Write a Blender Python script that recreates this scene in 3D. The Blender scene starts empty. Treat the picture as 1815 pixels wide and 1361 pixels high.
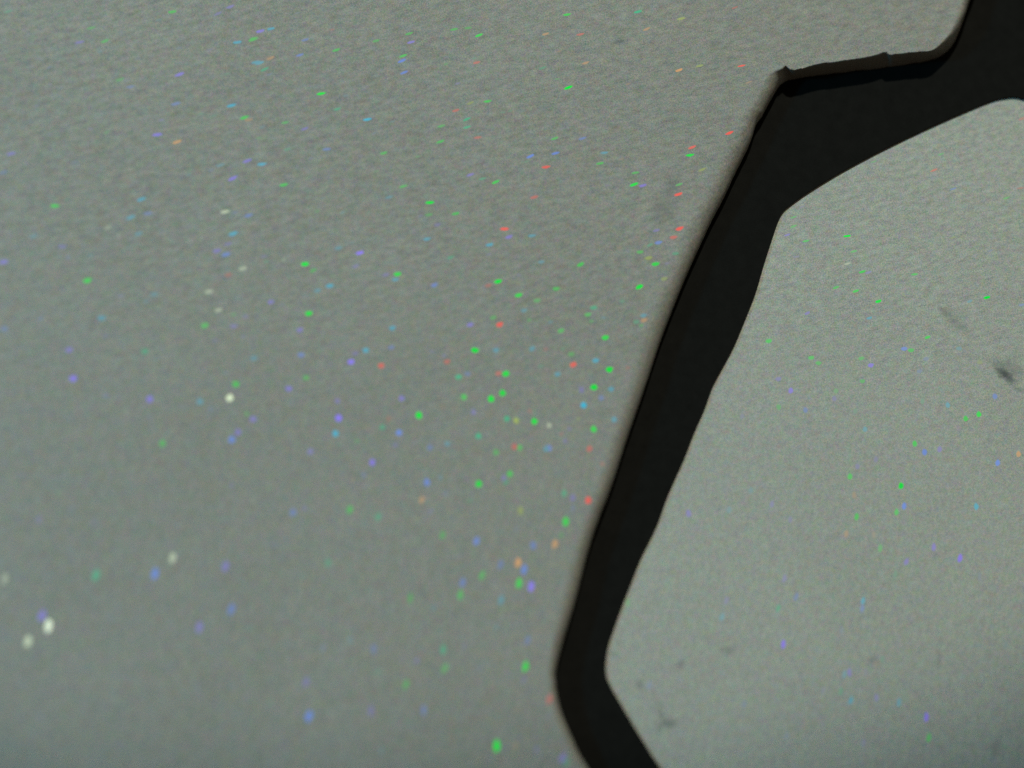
import bpy, bmesh, math, random
from mathutils import Vector, Matrix
from mathutils.geometry import tessellate_polygon

random.seed(7)
SC = bpy.context.scene
COL = SC.collection
R = math.radians

# ------------------------------------------------------------------ camera
PX = 1.0e-4                       # one photograph pixel is a tenth of a millimetre on the board
W, H = 1815.0, 1361.0
DIST = 0.50
cdir = Vector((-0.13, -0.30, 1.0)).normalized()      # from the board towards the lens
cam_pos = cdir * DIST
cz = cdir.copy()
cx = Vector((0, 1, 0)).cross(cz).normalized()
cy = cz.cross(cx).normalized()
cam_d = bpy.data.cameras.new('camera')
cam = bpy.data.objects.new('camera', cam_d)
COL.objects.link(cam)
m = Matrix((cx, cy, cz)).transposed().to_4x4()
m.translation = cam_pos
cam.matrix_world = m
cam_d.sensor_fit = 'HORIZONTAL'
cam_d.sensor_width = 36.0
HALF = 0.5 * W * PX / DIST                            # tan of half the horizontal angle
cam_d.lens = 18.0 / HALF
cam_d.clip_start = 0.01
cam_d.clip_end = 20.0
cam_d.dof.use_dof = True
cam_d.dof.focus_distance = DIST + 0.0150
cam_d.dof.aperture_fstop = cam_d.lens / 18.0
SC.camera = cam


def at(px, py, z=0.0):
    """the place on the level z that the photograph shows at pixel px, py"""
    d = cx * ((px - W / 2) * PX / DIST) + cy * (-(py - H / 2) * PX / DIST) - cz
    t = (z - cam_pos.z) / d.z
    return cam_pos + d * t


# ------------------------------------------------------------------ light
world = bpy.data.worlds.new('World')
SC.world = world
world.use_nodes = True
bg = world.node_tree.nodes['Background']
bg.inputs['Color'].default_value = (1.0, 0.84, 0.62, 1)
bg.inputs['Strength'].default_value = 0.115


def lamp(name, kind, loc, aim, energy, color, **kw):
    d = bpy.data.lights.new(name, kind)
    d.energy = energy
    d.color = color
    for k, v in kw.items():
        setattr(d, k, v)
    o = bpy.data.objects.new(name, d)
    COL.objects.link(o)
    o.location = loc
    o.rotation_euler = (Vector(aim) - Vector(loc)).to_track_quat('-Z', 'Y').to_euler()
    o['kind'] = 'helper'
    return o


lamp('spot_lamp', 'SPOT', (-0.062, 0.534, 0.95), (-0.049, 0.335, 0.0), 37.8, (0.985, 0.99, 0.83),
     spot_size=R(43.45), spot_blend=0.09, shadow_soft_size=0.018)
lamp('side_fill', 'POINT', (-0.498, -0.018, 0.456), (0.0, 0.0, 0.0), 6.5, (0.10, 0.66, 1.0), shadow_soft_size=0.03)  # added cool fill with no real source, tints the left side

SC.view_settings.view_transform = 'Standard'
SC.view_settings.look = 'None'
SC.view_settings.exposure = 0.0
SC.view_settings.gamma = 1.0
SC.view_settings.use_curve_mapping = False
SC.cycles.use_denoising = False
SC.cycles.use_adaptive_sampling = False
SC.cycles.max_bounces = 3
SC.cycles.diffuse_bounces = 2


# ------------------------------------------------------------------ materials
def new_mat(name):
    mt = bpy.data.materials.new(name)
    mt.use_nodes = True
    nt = mt.node_tree
    return mt, nt, nt.nodes['Principled BSDF']


class NT:
    """small helper to wire node trees"""

    def __init__(self, nt):
        self.nt = nt

    def put(self, node, i, v):
        if v is None:
            return
        if isinstance(v, (bpy.types.NodeSocket,)):
            self.nt.links.new(v, node.inputs[i])
        else:
            node.inputs[i].default_value = v

    def math(self, op, a, b=None, c=None, clamp=False):
        n = self.nt.nodes.new('ShaderNodeMath')
        n.operation = op
        n.use_clamp = clamp
        for i, v in enumerate((a, b, c)):
            self.put(n, i, v)
        return n.outputs[0]

    def vmath(self, op, a, b=None):
        n = self.nt.nodes.new('ShaderNodeVectorMath')
        n.operation = op
        self.put(n, 0, a)
        self.put(n, 1, b)
        return n.outputs[0]

    def mapping(self, v, rot=(0, 0, 0), scale=(1, 1, 1), loc=(0, 0, 0)):
        n = self.nt.nodes.new('ShaderNodeMapping')
        self.put(n, 0, v)
        n.inputs['Rotation'].default_value = rot
        n.inputs['Scale'].default_value = scale
        n.inputs['Location'].default_value = loc
        return n.outputs[0]

    def noise(self, v, scale, detail=2.0, rough=0.5):
        n = self.nt.nodes.new('ShaderNodeTexNoise')
        self.put(n, 'Vector', v)
        n.inputs['Scale'].default_value = scale
        n.inputs['Detail'].default_value = detail
        n.inputs['Roughness'].default_value = rough
        return n.outputs[0], n.outputs[1]

    def mix(self, f, a, b, kind='RGBA', blend='MIX'):
        n = self.nt.nodes.new('ShaderNodeMix')
        n.data_type = kind
        if kind == 'RGBA':
            n.blend_type = blend
            ia, ib, io = 6, 7, 2
        else:
            ia, ib, io = 2, 3, 0
        self.put(n, 0, f)
        self.put(n, ia, a)
        self.put(n, ib, b)
        return n.outputs[io]

    def ramp(self, f, lo, hi):
        n = self.nt.nodes.new('ShaderNodeMapRange')
        n.interpolation_type = 'SMOOTHSTEP'
        self.put(n, 0, f)
        n.inputs[1].default_value = lo
        n.inputs[2].default_value = hi
        n.inputs[3].default_value = 0.0
        n.inputs[4].default_value = 1.0
        return n.outputs[0]


def pearl(name, tint, stains, seed, flake=None):
    """grey pearl lacquer: fine pigment mottling, a brushed drift, a few dirty marks"""
    mt, nt, bsdf = new_mat(name)
    n = NT(nt)
    tc = nt.nodes.new('ShaderNodeNewGeometry').outputs['Position']
    mm = n.vmath('SCALE', tc)
    mm.node.inputs['Scale'].default_value = 1000.0                    # millimetres
    mm = n.mapping(mm, loc=(seed * 37.0, seed * 11.0, 0))
    sep = nt.nodes.new('ShaderNodeSeparateXYZ')
    nt.links.new(tc, sep.inputs[0])
    # the pigment lies along the brush: nearly level at the top of the sheet, steep at its foot
    upper = n.noise(n.mapping(n.mapping(mm, rot=(0, 0, R(-19))), scale=(0.36, 1.0, 1)), 1.2, 2, 0.62)[0]
    lower = n.noise(n.mapping(n.mapping(mm, rot=(0, 0, R(-77))), scale=(0.42, 1.0, 1)), 1.3, 2, 0.62)[0]
    foot = n.ramp(sep.outputs['Y'], 0.030, -0.035)
    lower = n.math('MULTIPLY_ADD', lower, 0.55, 0.225)
    drift = n.mix(foot, upper, lower, 'FLOAT')
    grain_f, grain_c = n.noise(mm, 4.0, 0, 0.5)
    blot_f, blot_c = n.noise(mm, 0.85, 2, 0.65)
    wide = n.noise(mm, 0.035, 2, 0.5)[0]
    lum = n.math('MULTIPLY_ADD', drift, 0.66, 0.67)
    lum = n.math('ADD', lum, n.math('MULTIPLY_ADD', grain_f, 0.56, -0.28))
    lum = n.math('ADD', lum, n.math('MULTIPLY_ADD', wide, 0.14, -0.07))
    cell = n.vmath('FLOOR', n.vmath('MULTIPLY', mm, (40.0, 40.0, 0.0)))
    wn = nt.nodes.new('ShaderNodeTexWhiteNoise')
    wn.noise_dimensions = '3D'
    nt.links.new(cell, wn.inputs['Vector'])
    col = n.vmath('SCALE', tint)
    nt.links.new(lum, col.node.inputs['Scale'])
    chroma = n.vmath('ADD', n.vmath('MULTIPLY', n.vmath('SUBTRACT', blot_c, (0.5, 0.5, 0.5)), (0.50, 0.42, 0.50)),
                     n.vmath('MULTIPLY', n.vmath('SUBTRACT', grain_c, (0.5, 0.5, 0.5)), (0.34, 0.24, 0.40)))
    col = n.vmath('ADD', col, n.vmath('MULTIPLY', chroma, tint))
    fleck = n.mix(0.45, wn.outputs['Color'], wn.outputs['Value'])
    col = n.vmath('MULTIPLY', col, n.vmath('ADD', n.vmath('MULTIPLY', fleck, (1.5, 1.5, 1.5)), (0.25, 0.25, 0.25)))
    # dirty marks, each an uneven smear of its own
    for (px, py, ln, wd, ang, k) in stains:
        p = at(px, py, 0.0)
        q = n.vmath('SUBTRACT', tc, (p.x, p.y, 0.0))
        wob = n.vmath('SCALE', n.vmath('SUBTRACT', blot_c, (0.5, 0.5, 0.5)))
        wob.node.inputs['Scale'].default_value = 0.0016 if ln > 12 else 0.0006
        q = n.vmath('ADD', q, wob)
        q = n.mapping(q, rot=(0, 0, R(-ang)))
        q = n.vmath('MULTIPLY', q, (1 / (ln * PX), 1 / (wd * PX), 0.0))
        ln_ = nt.nodes.new('ShaderNodeVectorMath')
        ln_.operation = 'LENGTH'
        nt.links.new(q, ln_.inputs[0])
        f = n.math('MULTIPLY', n.ramp(ln_.outputs['Value'], 1.3 if k > 0.6 else 1.25, 0.15 if k > 0.6 else 0.1), k)
        col = n.mix(f, col, (0.045, 0.052, 0.055, 1))
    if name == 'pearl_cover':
        # shade of the chamfered lip, painted in as a darker, warmer colour
        at_lip_shade = nt.nodes.new('ShaderNodeAttribute')
        at_lip_shade.attribute_name = 'lip_shade'
        col = n.mix(n.math('MULTIPLY', at_lip_shade.outputs['Fac'], 0.9), col, (0.120, 0.108, 0.092, 1))
    if flake:
        # a flake sunk in the lacquer: one colour to each, the lacquer closing over its worn rim
        if flake == 'many':
            src = nt.nodes.new('ShaderNodeAttribute')
            src.attribute_name = 'tint'
            rim = nt.nodes.new('ShaderNodeAttribute')
            rim.attribute_name = 'rim'
            alpha = n.ramp(rim.outputs['Fac'], 0.0, 0.75)
        else:
            src = nt.nodes.new('ShaderNodeObjectInfo')
            oc = nt.nodes.new('ShaderNodeTexCoord').outputs['Object']
            lg = nt.nodes.new('ShaderNodeVectorMath')
            lg.operation = 'LENGTH'
            nt.links.new(n.vmath('MULTIPLY', oc, (2.0, 2.0, 0.0)), lg.inputs[0])
            worn = n.noise(n.vmath('ADD', oc, n.vmath('MULTIPLY', src.outputs['Location'], (900.0, 900.0, 0.0))), 3.2, 1, 0.5)[0]
            alpha = n.math('MULTIPLY', n.ramp(lg.outputs['Value'], 1.10, 0.62), n.math('MULTIPLY_ADD', worn, 1.0, 0.55, clamp=True))
        col = n.mix(alpha, col, src.outputs['Color'])
    nt.links.new(col, bsdf.inputs['Base Color'])
    bsdf.inputs['Roughness'].default_value = 0.7
    bsdf.inputs['Specular IOR Level'].default_value = 0.06
    bump = nt.nodes.new('ShaderNodeBump')
    bump.inputs['Strength'].default_value = 0.10
    bump.inputs['Distance'].default_value = 0.0004
    nt.links.new(drift, bump.inputs['Height'])
    nt.links.new(bump.outputs[0], bsdf.inputs['Normal'])
    return mt


TINT = {'cover': (0.232, 0.232, 0.212), 'board': (0.304, 0.316, 0.290)}
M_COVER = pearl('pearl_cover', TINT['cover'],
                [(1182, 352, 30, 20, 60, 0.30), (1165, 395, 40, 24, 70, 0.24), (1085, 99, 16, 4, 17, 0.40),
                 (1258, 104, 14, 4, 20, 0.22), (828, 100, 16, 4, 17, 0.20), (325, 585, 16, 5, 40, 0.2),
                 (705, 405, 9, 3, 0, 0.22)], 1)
M_BOARD = pearl('pearl_board', TINT['board'],
                [(1780, 664, 26, 10, -40, 0.80), (1792, 653, 34, 22, -35, 0.32), (1768, 645, 26, 8, -15, 0.20),
                 (1693, 568, 40, 14, -42, 0.28), (1672, 550, 14, 8, -20, 0.20), (1806, 690, 16, 9, -20, 0.35),
                 (1182, 1285, 28, 11, 22, 0.40), (1172, 1262, 24, 8, 100, 0.26), (1207, 1176, 11, 7, 40, 0.36),
                 (1133, 1213, 12, 9, 95, 0.30), (1290, 1153, 16, 10, 0, 0.25), (1088, 1160, 10, 7, 0, 0.25),
                 (1547, 1169, 9, 10, 0, 0.28),
                 (1665, 1167, 5, 22, -14, 0.20), (1765, 1325, 10, 26, -18, 0.25)], 2)


M_FLAKE = {s: pearl('glitter_foil_' + s, TINT[s], [], 1 if s == 'cover' else 2, 'one') for s in TINT}
M_FINE = {s: pearl('fine_glitter_' + s, TINT[s], [], 1 if s == 'cover' else 2, 'many') for s in TINT}


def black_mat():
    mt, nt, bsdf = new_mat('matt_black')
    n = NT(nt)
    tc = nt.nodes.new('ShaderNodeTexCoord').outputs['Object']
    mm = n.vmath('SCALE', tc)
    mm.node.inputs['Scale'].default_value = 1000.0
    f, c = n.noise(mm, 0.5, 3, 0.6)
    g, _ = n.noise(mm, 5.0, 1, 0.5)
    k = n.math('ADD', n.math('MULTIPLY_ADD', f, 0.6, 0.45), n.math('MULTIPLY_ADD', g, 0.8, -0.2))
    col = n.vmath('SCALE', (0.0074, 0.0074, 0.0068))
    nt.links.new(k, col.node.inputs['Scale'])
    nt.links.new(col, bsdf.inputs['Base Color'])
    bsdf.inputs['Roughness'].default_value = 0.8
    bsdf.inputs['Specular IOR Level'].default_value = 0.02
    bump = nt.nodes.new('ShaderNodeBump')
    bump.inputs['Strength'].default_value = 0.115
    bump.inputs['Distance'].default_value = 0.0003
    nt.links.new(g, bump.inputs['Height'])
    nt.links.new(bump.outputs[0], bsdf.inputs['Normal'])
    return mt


M_BLACK = black_mat()


# ------------------------------------------------------------------ helpers
def catmull(pts, n):
    out = []
    c = len(pts)
    for i in range(c):
        p0, p1, p2, p3 = pts[i - 1], pts[i], pts[(i + 1) % c], pts[(i + 2) % c]
        for j in range(n):
            t = j / n
            out.append(tuple(0.5 * (2 * b + (d - a) * t + (2 * a - 5 * b + 4 * d - e) * t * t + (3 * b - a - 3 * d + e) * t ** 3)
                             for a, b, d, e in zip(p0, p1, p2, p3)))
    return out


def obj(name, bm, mat, parent=None, smooth=False):
    me = bpy.data.meshes.new(name)
    bm.to_mesh(me)
    bm.free()
    if smooth:
        for p in me.polygons:
            p.use_smooth = True
    me.materials.append(mat)
    o = bpy.data.objects.new(name, me)
    COL.objects.link(o)
    if parent:
        o.parent = parent
    return o


def fill(bm, loops, up=True):
    """flat face of triangles between closed loops of vertices"""
    flat = [v for lp in loops for v in lp]
    for tri in tessellate_polygon([[v.co.copy() for v in lp] for lp in loops]):
        vs = [flat[i] for i in tri]
        nrm = (vs[1].co - vs[0].co).cross(vs[2].co - vs[0].co)
        if nrm.length < 1e-14:
            continue
        if (nrm.z > 0) != up:
            vs.reverse()
        try:
            bm.faces.new(vs)
        except ValueError:
            pass


BIG = 0.34
RECT = [(-BIG, -BIG), (BIG, -BIG), (BIG, BIG), (-BIG, BIG)]

# ------------------------------------------------------------------ the base board
bm = bmesh.new()
lo = [bm.verts.new((x, y, -0.004)) for x, y in RECT]
hi = [bm.verts.new((x, y, 0.0)) for x, y in RECT]
bm.faces.new(hi)
bm.faces.new(lo[::-1])
for i in range(4):
    bm.faces.new((lo[i], lo[(i + 1) % 4], hi[(i + 1) % 4], hi[i]))
board = obj('glitter_board', bm, M_BOARD)
board['label'] = 'pale grey pearl board with fine glitter, lying inside the black outline'
board['category'] = 'board'

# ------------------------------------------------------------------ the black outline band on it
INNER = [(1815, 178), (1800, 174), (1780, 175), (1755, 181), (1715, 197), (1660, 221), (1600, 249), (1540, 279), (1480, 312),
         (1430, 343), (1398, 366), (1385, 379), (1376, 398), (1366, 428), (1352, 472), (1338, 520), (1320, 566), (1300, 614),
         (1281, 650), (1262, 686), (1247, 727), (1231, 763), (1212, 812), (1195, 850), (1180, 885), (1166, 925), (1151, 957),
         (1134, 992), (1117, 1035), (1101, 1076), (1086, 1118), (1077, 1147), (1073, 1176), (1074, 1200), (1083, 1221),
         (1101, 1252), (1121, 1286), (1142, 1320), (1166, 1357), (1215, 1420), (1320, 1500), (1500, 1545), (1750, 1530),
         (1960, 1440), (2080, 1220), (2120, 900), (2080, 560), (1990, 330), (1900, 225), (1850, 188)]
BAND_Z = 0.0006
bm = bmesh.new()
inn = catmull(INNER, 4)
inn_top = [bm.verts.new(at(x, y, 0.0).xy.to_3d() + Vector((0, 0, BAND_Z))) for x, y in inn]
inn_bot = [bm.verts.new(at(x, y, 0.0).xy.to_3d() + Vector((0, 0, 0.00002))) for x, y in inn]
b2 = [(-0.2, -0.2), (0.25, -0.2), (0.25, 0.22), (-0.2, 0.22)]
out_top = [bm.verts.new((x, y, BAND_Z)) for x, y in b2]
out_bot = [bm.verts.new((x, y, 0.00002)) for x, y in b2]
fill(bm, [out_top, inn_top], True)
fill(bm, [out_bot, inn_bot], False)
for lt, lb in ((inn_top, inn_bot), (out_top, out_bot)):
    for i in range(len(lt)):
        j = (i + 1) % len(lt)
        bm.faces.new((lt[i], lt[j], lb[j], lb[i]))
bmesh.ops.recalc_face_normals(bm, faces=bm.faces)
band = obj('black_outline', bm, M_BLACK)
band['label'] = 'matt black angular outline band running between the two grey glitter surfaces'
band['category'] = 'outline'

# ------------------------------------------------------------------ the cover sheet with its rolled, cut edge
# pairs: where the edge begins to fall away / where it has gone into the dark, and how round (1) or chamfered (0) it is
PAIRS = [((1705, 0), (1719, 0), 1), ((1695, 33), (1709, 28), 1), ((1683, 58), (1699, 57), .8), ((1668, 76), (1687, 81), .5),
         ((1650, 89), (1667, 98), .2), ((1612, 92.5), (1640, 107.5), 0), ((1579, 96.5), (1588, 116), 0), ((1570, 92), (1572, 118), 0),
         ((1545, 99), (1545, 122), 0), ((1520, 103), (1520, 124), 0), ((1494, 107), (1494, 127.5), 0), ((1450, 113), (1450, 132.5), 0),
         ((1420, 121), (1425, 136), 0), ((1404, 123), (1410, 139), 0), ((1393, 116), (1398, 141), 0), ((1384, 122), (1390, 145), .3),
         ((1366, 130), (1381, 152), .7), ((1346, 152), (1369, 172), 1), ((1330, 178), (1355, 198), 1), ((1322, 197), (1351, 207), 1),
         ((1316, 212), (1341, 222), 1), ((1300, 247), (1330, 258), 1), ((1273, 302), (1306, 310), 1), ((1252, 345), (1286, 352), 1),
         ((1227, 391), (1262, 398), 1), ((1207, 441), (1240, 446), 1), ((1185, 492), (1217, 497), 1), ((1143, 593), (1177, 598), 1),
         ((1116, 685), (1146, 690), 1), ((1088, 775), (1115, 779), 1), ((1063, 857), (1088, 862), 1), ((1038, 925), (1062, 930), 1),
         ((1018, 984), (1043, 989), 1), ((998, 1067), (1022, 1071), 1), ((979, 1143), (999, 1146), 1), ((974, 1193), (988, 1195), 1),
         ((980, 1214), (990, 1213), 1), ((983, 1231), (993, 1229), 1), ((990, 1269), (1002, 1266), 1), ((1010, 1320), (1023, 1315), 1),
         ((1030, 1361), (1044, 1355), 1), ((1090, 1450), (1105, 1440), 1), ((1220, 1575), (1230, 1560), 1), ((1480, 1680), (1485, 1660), 1),
         ((1800, 1680), (1795, 1660), 1), ((2110, 1560), (2095, 1545), 1), ((2260, 1260), (2240, 1255), 1), ((2300, 900), (2280, 900), 1),
         ((2260, 500), (2240, 505), 1), ((2160, 200), (2145, 210), .6), ((2060, 40), (2050, 55), .3), ((1950, -60), (1945, -45), .3),
         ((1820, -110), (1820, -95), .5), ((1740, -80), (1755, -75), 1)]
COVER_T = 0.0065
SUB = 6


def nudge(a, b, r):
    dx = min(1, max(0, (a[1] - 170) / 120), max(0, (1200 - a[1]) / 60)) if a[0] < 1400 else 0
    low = 8 * min(1, max(0, (a[1] - 1150) / 80)) if a[1] < 1500 else 0
    return (a[0] - 5 * dx - low, a[1], b[0] - 4 * dx - low, b[1], r)


rows = catmull([nudge(*p) for p in PAIRS], SUB)
STEPS = 9
rng = random.Random(3)
bm = bmesh.new()
lip_shade = bm.verts.layers.float.new('lip_shade')  # how much painted lip shade each vertex takes
rings = []
for k in range(STEPS + 3):
    ring = []
    for i, (ax, ay, bx, by, r) in enumerate(rows):
        r = min(1, max(0, r))
        # ragged cut lip on the chamfered stretch, faint waver elsewhere
        if k == 0:
            jit = rng.gauss(0, 0.35) * (1 - r) + rng.gauss(0, 0.15)
            rows[i] = (ax, ay + jit, bx, by + rng.gauss(0, 0.3), r)
            ax, ay, bx, by, r = rows[i]
        A = at(ax, ay, COVER_T)
        # the low end of the slope lies deeper, so it is found on its own level
        zb = BAND_Z + 0.0004 + r * 0.0008
        B = at(bx, by, zb)
        nrm = Vector((B.x - A.x, B.y - A.y, 0))
        if k == 0:                              # a narrow flat margin keeps the shading of the top level
            ring.append(bm.verts.new(A - nrm.normalized() * 0.0003))
            continue
        if k == STEPS + 2:                      # underside
            ring.append(bm.verts.new((B.x, B.y, BAND_Z + 0.00005)))
            continue
        u = (k - 1) / STEPS
        s = u * math.pi / 2
        rx, rz = math.sin(s), 1 - math.cos(s)
        fx = r * rx + (1 - r) * u
        fz = r * rz + (1 - r) * u
        ring.append(bm.verts.new((A.x + nrm.x * fx, A.y + nrm.y * fx, COVER_T + (zb - COVER_T) * fz)))
    for v, row in zip(ring, rows):
        v[lip_shade] = max(0.0, 1.0 - 1.6 * row[4]) if k >= 2 else 0.0
    rings.append(ring)
outer = [bm.verts.new((x, y, COVER_T)) for x, y in RECT]
fill(bm, [outer, rings[0]], True)
outer_b = [bm.verts.new((x, y, BAND_Z + 0.00005)) for x, y in RECT]
fill(bm, [outer_b, rings[-1]], False)
for a, b in zip(rings[:-1], rings[1:]):
    for i in range(len(a)):
        j = (i + 1) % len(a)
        f = bm.faces.new((a[i], b[i], b[j], a[j]))
        f.smooth = True
for i in range(4):
    j = (i + 1) % 4
    bm.faces.new((outer_b[i], outer_b[j], outer[j], outer[i]))
bmesh.ops.recalc_face_normals(bm, faces=bm.faces)
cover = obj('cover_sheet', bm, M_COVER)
cover['label'] = 'grey pearl cover sheet with coloured glitter and a soft rolled edge beside the black band'
cover['category'] = 'sheet'

# ------------------------------------------------------------------ glitter
HUE = {'g': (0.0, 0.80, 0.06), 't': (0.01, 0.58, 0.30), 'c': (0.05, 0.50, 0.75), 'b': (0.17, 0.30, 0.96), 'v': (0.33, 0.22, 0.98),
       'r': (0.98, 0.13, 0.11), 'o': (0.85, 0.40, 0.17), 'y': (0.50, 0.58, 0.09), 'w': (0.84, 0.86, 0.62)}
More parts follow.
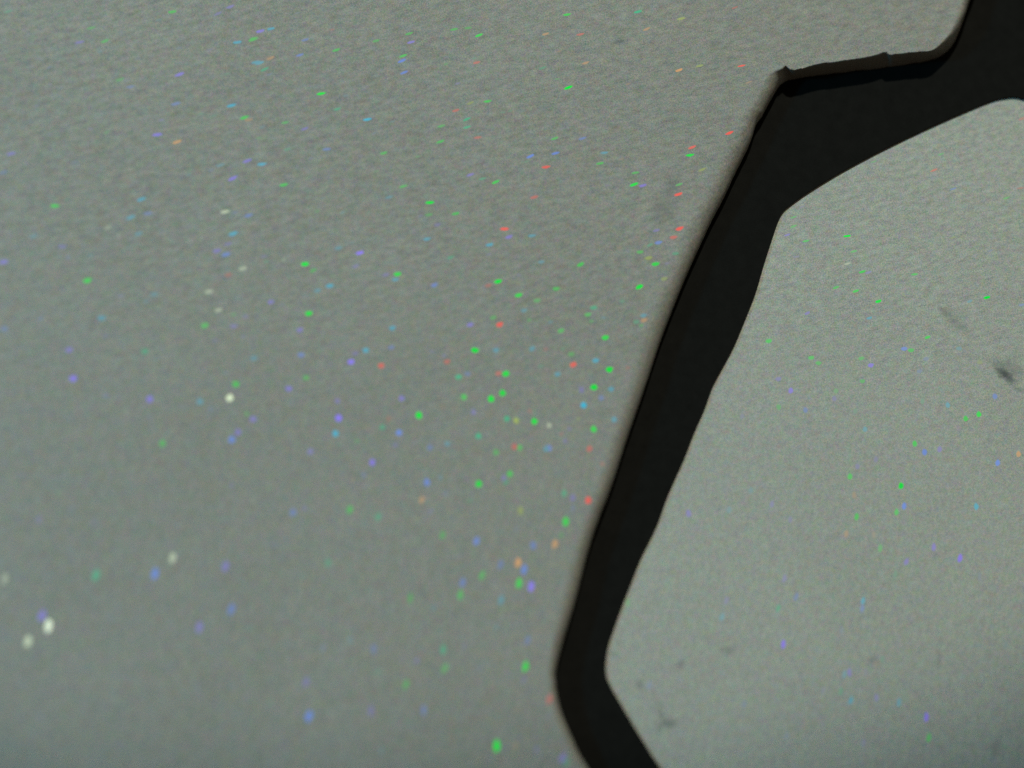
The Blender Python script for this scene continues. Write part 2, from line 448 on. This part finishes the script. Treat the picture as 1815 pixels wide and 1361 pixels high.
# seen flakes: corner of the patch, then hue x y strength (patch units of 460/1815 px)
SEEN = {
    (0, 0): '''v1255,520,.7 v1100,942,.8 o1240,992,.8 b1230,725,.5 c1620,738,.8 g1710,822,.7 o1740,838,.5 v1730,1125,.7 v1630,1247,.8
 v1610,47,.5 v1525,95,.4 g1205,82,.6 c1110,138,.3 g640,195,.4 g735,287,.5 v560,295,.5 c700,360,.3 b345,470,.3 t60,80,.4 t425,105,.35
 g840,556,.4 b915,607,.4 c1660,295,.7 g1770,277,.6 v80,1075,.6 b25,1205,.4 b520,1135,.3 c1540,1155,.4 b1475,1190,.3 c1320,1222,.3
 g745,925,.35 v1130,840,.35 v630,900,.25 b1250,335,.25 v1470,345,.25 c1790,435,.6 t1590,515,.3 v255,740,.25 t230,795,.2 c155,890,.2
 b345,940,.2 c160,1270,.2 v915,1297,.25 v960,408,.2 t1500,808,.3 t1410,795,.3''',
    (450, 0): '''v45,217,.7 c120,200,.7 g5,268,.6 b360,278,.5 r545,207,.35 g575,350,.6 b322,385,.6 o118,405,.55 c40,440,.6 t75,485,.6
 b110,520,.3 g470,655,1 t585,762,.6 c795,835,.9 g220,857,.5 v357,900,.55 t235,1043,.4 b510,1043,.55 c57,1148,.75 v400,1110,.3
 g210,1293,.75 g908,1070,.6 g1085,235,.55 v1100,295,.65 g855,285,.5 g1045,390,.65 b1035,425,.8 b1052,507,.75 g1400,205,.55
 g1500,195,.45 g1575,247,.8 t1320,135,.3 r1558,437,.55 t1540,408,.35 g1345,447,.35 v1425,583,.35 y1515,720,.5 g1635,708,.7
 r1412,772,.6 t1490,833,.75 t1490,890,.65 g1310,882,.5 g1305,990,.65 r1565,962,.55 c1580,935,.3 t1740,785,.35 v1515,1222,.6
 t1597,1250,.5 g1692,1273,.8 g1047,1303,.6 g1145,1095,.35 c970,850,.3 b838,935,.25 v745,1090,.2 g860,1197,.3 c640,670,.3
 t860,712,.3 c55,890,.3 g35,965,.3''',
    (900, 0): '''g415,102,.65 t910,82,.7 y1213,130,.55 r1588,53,.45 r508,240,.5 o265,237,.5 o972,203,.5 o545,440,.5 o360,358,.3
 t245,475,.4 g425,612,1 g345,552,.3 o1198,490,.75 y1343,460,.5 r1635,460,.85 o1685,575,.35 o840,587,.3 r1550,930,1 r1290,1030,.75
 g1275,1085,.85 y1362,1185,.5 g330,968,.5 b522,968,.5 b160,1092,.75 b335,1072,.7 r268,1168,.85 c677,1068,.5 g647,1142,.55
 g895,1208,.5 g883,1290,.85 v945,1297,.65 g1200,1290,.45 r1195,1358,1 t130,1130,.3 o500,1107,.25 o790,1113,.25 v700,1297,.2 t15,775,.3''',
    (0, 340): '''g385,98,.65 t465,52,.3 c990,52,.65 b1035,150,.4 c915,178,.5 w1572,140,.6 b1640,145,.3 b1740,165,.5 w755,250,.35
 w830,297,.25 c970,292,.4 c235,310,.35 c1632,293,.65 v1600,363,.35 v1520,412,.5 b1580,438,.55 v440,382,.4 t220,428,.3 b475,458,.25
 c635,442,.3 v25,490,.55 g612,620,.7 w1698,537,.45 r1597,580,.35 w1460,698,.45 w1530,827,.45 c1080,715,.35 c1020,765,.3 c710,882,.5
 v845,728,.25 b285,885,.3 b30,958,.35 g1432,935,.5 g1635,860,.3 v1720,870,.3 v1635,940,.35 v485,1105,.5 t1015,1115,.5 v738,1008,.25
 c1778,1165,.4 v512,1305,.75 g1650,1345,.6 o1300,1047,.2 v1700,1010,.25 v1505,1040,.25 b1580,1265,.2''',
    (450, 340): '''g1232,75,1 g1413,152,.6 g1225,160,.4 c945,37,.4 c480,45,.25 g445,135,.3 c620,145,.3 r1752,260,.9 v1785,315,.6
 c1650,370,.65 c1212,330,.55 c592,393,.4 v743,427,.85 g358,505,.95 g415,550,.45 g1005,575,.8 v925,580,.35 c990,613,.5 v712,520,.35
 c530,657,.65 c445,690,.4 b1262,652,.55 t1375,460,.45 g1708,627,.9 r1640,655,.4 v1285,230,.35 v1165,168,.25 v120,770,.5 g385,850,.85
 v322,965,.5 c970,952,.6 v1513,930,.55 r1720,928,.85 g1675,880,.4 b963,1088,.4 c783,1107,.65 v710,1130,.35 v680,1188,.85 r890,1215,.7
 b330,1140,.5 g1545,1108,1 c1695,1107,.5 r1352,1188,.5 v1330,1145,.3 t1432,1295,.65 b1495,1273,.35 g1762,1272,.85 r1712,1270,.5
 g365,1300,.45 v1245,1115,.25 t85,488,.3 v70,452,.3 w205,475,.3 c690,352,.25 v1645,435,.25''',
    (900, 340): '''r185,37,.55 r1203,257,1 r1160,318,.6 b1055,355,.6 v1040,270,.4 t995,372,.4 g925,420,.5 y985,462,.55 g1035,505,.8
 t1175,432,.45 c170,307,.5 c235,490,.4 g510,508,.65 y1095,608,.45 g922,665,1 g340,678,.55 g77,723,.75 g205,760,.4 t600,810,.55
 g562,858,.5 t800,765,.35 g585,905,.35 c670,880,.3 c115,830,.4 g150,895,.35 c300,910,.35 c950,865,.45 o990,898,.55 t900,910,.4
 g970,935,.35 g373,972,.5 g682,1020,.8 c172,1097,.5 t385,1097,.3 r265,1100,.3 g445,1135,.4 c615,1180,.65 r460,1208,.8 g712,1243,1
 c350,1275,.5 t230,1220,.3 r875,1230,.3 v75,583,.2 o780,390,.25 v1150,500,.25''',
    (1355, 180): '''r1185,480,.6 b1320,610,.5 g1235,368,.45 g765,420,.35 g1690,675,.45 r1790,605,.4 r1800,120,.5 g205,808,.4 g205,872,.45
 v160,932,.5 g290,975,.55 g580,940,.95 g625,1047,.45 w580,1133,.4 g685,1190,.7 v728,1195,.4 g1050,1208,.55 g500,1300,.55 g640,1325,.65
 y1320,950,.35 b1580,1042,.25 t360,668,.25 v225,1085,.25 y1800,475,.35 v265,735,.25''',
    (1355, 520): '''g1558,28,1 g797,55,.85 c1435,55,.4 c735,172,.55 v300,138,.5 g30,333,.6 g1142,307,.65 b977,387,.6 g1025,398,.55
 g328,450,.55 g378,488,.5 g678,455,.45 v745,503,.65 b1130,458,.3 y1508,483,.35 v185,680,.65 v98,598,.4 g685,613,.45 v490,735,.35
 b288,815,.45 g100,795,.4 b1612,720,.55 c1283,780,.5 g1500,845,.75 g1408,875,.65 c703,950,.45 g1052,1050,.65 b1120,1110,.7 v1225,1090,.45
 b1632,1185,.7 o1778,1123,.65 v780,1160,.3 v650,1210,.35 g598,1280,.6 g955,1345,.85 g500,682,.3 t635,822,.25 c1360,385,.35 b1085,545,.3
 t1105,755,.3 b1800,80,.4 t1370,1255,.2''',
    (0, 680): '''w1608,100,.95 v1050,107,.65 c1400,125,.45 v1770,247,.5 v1665,340,.5 b1622,390,.65 g1137,415,.5 g1725,210,.35 b740,83,.3
 w1208,1215,.6 b1085,1330,.65 t670,1340,.55 v1580,1277,.5 v270,950,.3 v1620,715,.25 w885,200,.2 b1475,180,.25''',
    (450, 680): '''v245,35,.6 v585,120,.4 v593,240,.9 c572,347,.75 v1033,102,.55 g1470,92,.6 g1660,105,.9 g1740,65,.85 g1155,220,1
 b1015,342,.7 t898,305,.5 r940,245,.35 v830,550,.75 b620,625,.35 b770,640,.35 o690,672,.25 v395,473,.45 g722,403,.35 v1537,198,.4
 t1770,245,.65 t1570,365,.65 g1695,480,.45 b1230,447,.4 c1352,420,.4 b1212,688,.65 g1572,700,.85 g1790,630,.6 v1750,660,.4 t1765,690,.4
 o1175,812,.5 g672,880,.5 t870,930,.45 b275,900,.45 v355,870,.3 c1305,655,.35 v1240,890,.25 t1515,815,.3 g1320,1060,.4 b1558,1100,.6
 t520,1250,.4 b1725,1265,.4 b1340,765,.25 g1595,1340,.45 v990,430,.35 b150,1125,.2''',
    (900, 680): '''g602,25,.9 c723,38,.55 v517,42,.4 b655,100,.4 c530,150,.85 c745,250,.5 y60,257,.65 g187,263,.85 w290,290,.45 y495,245,.35
 g602,317,.75 v430,315,.3 v400,400,.35 b290,450,.6 c268,455,.5 r48,440,.55 g85,445,.5 r572,455,.55 r660,562,.35 t395,765,.5 v455,797,.4
 r598,815,.85 y92,885,.5 b455,870,.3 g405,965,.7 o330,1120,.65 b178,1130,.5 o72,1250,.75 b115,1300,.65 g375,1060,.3 v1265,905,.5
 c1550,882,.3 c1702,745,.3 v1640,228,.25 r375,352,.3 r155,190,.3''',
    (0, 1016): 'w340,365,1.2 w195,475,.7 v295,295,.6 b1620,250,.55 v1395,375,.5 w35,40,.4',
    (450, 1016): '''g1700,1205,1.1 b385,1000,.75 b1190,955,.45 v820,960,.4 v365,760,.4 b485,525,.3 b838,525,.4 c670,465,.3 t1325,535,.55
 g1095,175,.4 g1445,150,.5 b1460,65,.5 c1260,245,.3 c1730,185,.45 v1140,610,.35 g1335,665,.4 g1065,775,.45 t870,690,.3 c1695,375,.3
 t120,900,.2 c890,1245,.3 v1470,510,.25 b1580,670,.2''',
    (900, 1016): '''g80,68,.7 v165,90,.8 g125,650,.75 b140,465,.4 v115,745,.3 r292,880,.5 o55,1210,.35 v200,1230,.35 v385,1290,.5 t410,1320,.4
 c1500,305,.4 v1530,190,.3 b990,785,.3 b1655,915,.3 g840,205,.3''',
    (1355, 860): '''b978,145,.7 c1482,148,.65 g925,187,.55 g645,218,.6 v52,133,.35 v182,240,.3 o572,340,.4 o628,68,.35 v1185,432,.55
 v993,535,.5 v1368,510,.8 g810,440,.4 t915,620,.3 v140,650,.35 b222,780,.4 t97,860,.5 c690,810,.6 b685,860,.45 v133,1110,.8 t825,1215,.3
 v595,1310,.5 c560,1320,.4 o765,345,.25 b540,1015,.2 c1690,1115,.2 b1505,640,.2''',
    (1355, 1016): 't535,825,.4 c605,890,.6 v783,870,.4 c940,905,.5 v1133,1005,.8 g1150,1150,.6 b155,1135,.25 v695,1185,.3 v410,820,.2 v710,690,.2',
}
flakes = []
for (x0, y0), txt in SEEN.items():
    for w in txt.split():
        x, y, k = (float(q) for q in w[1:].split(','))
        if x0 > 1000:
            k *= 1.04                 # the board's own flakes are a brighter foil
        elif x0 < 500 and y0 < 300:
            k *= 0.88
        flakes.append((x0 + x * 460 / 1815, y0 + y * 460 / 1815, w[0], k))


def inside(x, y, poly):
    c = False
    for i in range(len(poly)):
        (x1, y1), (x2, y2) = poly[i - 1], poly[i]
        if (y1 > y) != (y2 > y) and x < (x2 - x1) * (y - y1) / (y2 - y1) + x1:
            c = not c
    return c


A_POLY = [(r[0], r[1]) for r in rows]


def lies_on(x, y):
    if inside(x, y, inn):
        return 'board'
    if inside(x, y, A_POLY):
        return None
    return 'cover'


def lerp(a, b, t):
    return a + (b - a) * min(1, max(0, t))


def shape(x, y, k):
    """length, width and lie of a flake: level slivers at the top, steep ones at the foot, rounder between"""
    t = (y - 330) / 360
    if y < 690:
        L, Wd, an = lerp(19, 14.5, t), lerp(5.8, 12.0, t), lerp(20, 12, t)
    else:
        t2 = (y - 760) / 300
        L, Wd, an = lerp(14, 21, t2), lerp(13, 11, t2), lerp(80, 76, t2)
    if x > 1300:
        L, Wd = L * .95, Wd * (.66 if y < 600 else .84)
    if x < 480:
        L, Wd = L * 1.12, Wd * 1.15
    s = 0.84 + 0.20 * min(1, k)
    if y > 900 and x < 1100:
        s *= 1.12
    return L * s, Wd * s, an


def tint(h, k, rg, base):
    c = HUE[h]
    k = min(1.25, k)
    # weak flakes lie deeper in the lacquer and keep more of its grey
    f = min(1.0, k ** 1.6 * 1.15)
    sc = max(1.0, k) * rg.uniform(0.95, 1.05)
    return tuple(min(0.98, (b + (a - b) * f) * sc) for a, b in zip(c, base)) + (1.0,)


def flake_mesh(i, s):
    """a thin bent chip of foil, unit long and wide, a few facets"""
    rg = random.Random(50 + i)
    me_b = bmesh.new()
    n = 8
    top, bot = [], []
    for j in range(n):
        a = 2 * math.pi * j / n
        r = 0.5 * rg.uniform(0.66, 1.16)
        x, y = math.cos(a) * r, math.sin(a) * r
        y += 0.50 * (abs(x) ** 1.6) * (1 if i % 2 == 0 else 0.4)       # slightly kidney shaped
        top.append(me_b.verts.new((x, y, 1.0)))
        bot.append(me_b.verts.new((x, y, 0.0)))
    me_b.faces.new(top)
    me_b.faces.new(bot[::-1])
    for j in range(n):
        q = (j + 1) % n
        me_b.faces.new((bot[j], bot[q], top[q], top[j]))
    me = bpy.data.meshes.new('glitter_flake')
    me_b.to_mesh(me)
    me_b.free()
    me.materials.append(M_FLAKE[s])
    return me


CHIPS = {s: [flake_mesh(i, s) for i in range(7)] for s in TINT}
TOPZ = {'board': 0.0, 'cover': COVER_T}
PARENT = {'board': board, 'cover': cover}
spare = {'board': [], 'cover': []}
mine = {'board': [], 'cover': []}
for f in flakes:
    s = lies_on(f[0], f[1])
    if not s and lies_on(f[0] - 9, f[1]) == 'cover':
        s, f = 'cover', (f[0] - 9,) + f[1:]
    if s:
        mine[s].append(f)
rg = random.Random(21)
for s in ('cover', 'board'):
    lst = sorted(mine[s], key=lambda f: -f[3])
    for idx, (x, y, h, k) in enumerate(lst):
        L, Wd, an = shape(x, y, k)
        p = at(x, y, TOPZ[s])
        an = R(an + rg.gauss(0, 6))
        if idx >= 295:
            spare[s].append((p, L * PX, Wd * PX, an, tint(h, k, rg, TINT[s])))
            continue
        o = bpy.data.objects.new('glitter_flake', CHIPS[s][rg.randrange(7)])
        COL.objects.link(o)
        o.parent = PARENT[s]
        o.location = (p.x, p.y, p.z - 0.000004)
        o.rotation_euler = (0, 0, an)
        o.scale = (L * PX, Wd * PX, rg.uniform(0.000010, 0.000014))
        o.color = tint(h, k, rg, TINT[s])
    # the dim, uncountable rest, and what lies beyond the frame
    n_want = 900 if s == 'cover' else 330
    hues = 'ggggttcccbbbvvvvroyw' if s == 'cover' else 'gggggttccbbbvvvroy'
    made = 0
    while made < n_want:
        x, y = rg.uniform(-700, 2500), rg.uniform(-500, 1850)
        if lies_on(x, y) != s:
            made += 0.25
            continue
        inframe = 0 < x < W and 0 < y < H
        k = rg.uniform(.05, .17) if inframe else rg.choice((.15, .2, .3, .3, .45, .6, .8))
        L, Wd, an = shape(x, y, k)
        p = at(x, y, TOPZ[s])
        spare[s].append((p, L * PX * 1.1, Wd * PX * 1.1, R(an + rg.gauss(0, 8)), tint(rg.choice(hues), k, rg, TINT[s])))
        made += 1
    bm = bmesh.new()
    lay = bm.loops.layers.float_color.new('tint')
    rim = bm.loops.layers.float.new('rim')
    for p, L, Wd, an, c in spare[s]:
        vs = []
        z = p.z + rg.uniform(0.000002, 0.000004)
        for j in range(7):
            a = 2 * math.pi * j / 7
            r = 0.5 * rg.uniform(0.85, 1.1)
            u, v = math.cos(a) * r * L, math.sin(a) * r * Wd
            vs.append(bm.verts.new((p.x + u * math.cos(an) - v * math.sin(an), p.y + u * math.sin(an) + v * math.cos(an), z)))
        mid = bm.verts.new((p.x, p.y, z + 0.000001))
        for j in range(7):
            f = bm.faces.new((mid, vs[j], vs[(j + 1) % 7]))
            for q, lp in enumerate(f.loops):
                lp[lay] = c
                lp[rim] = 1.0 if q == 0 else 0.0
    o = obj('fine_glitter', bm, M_FINE[s], PARENT[s])
    o['kind'] = 'stuff'
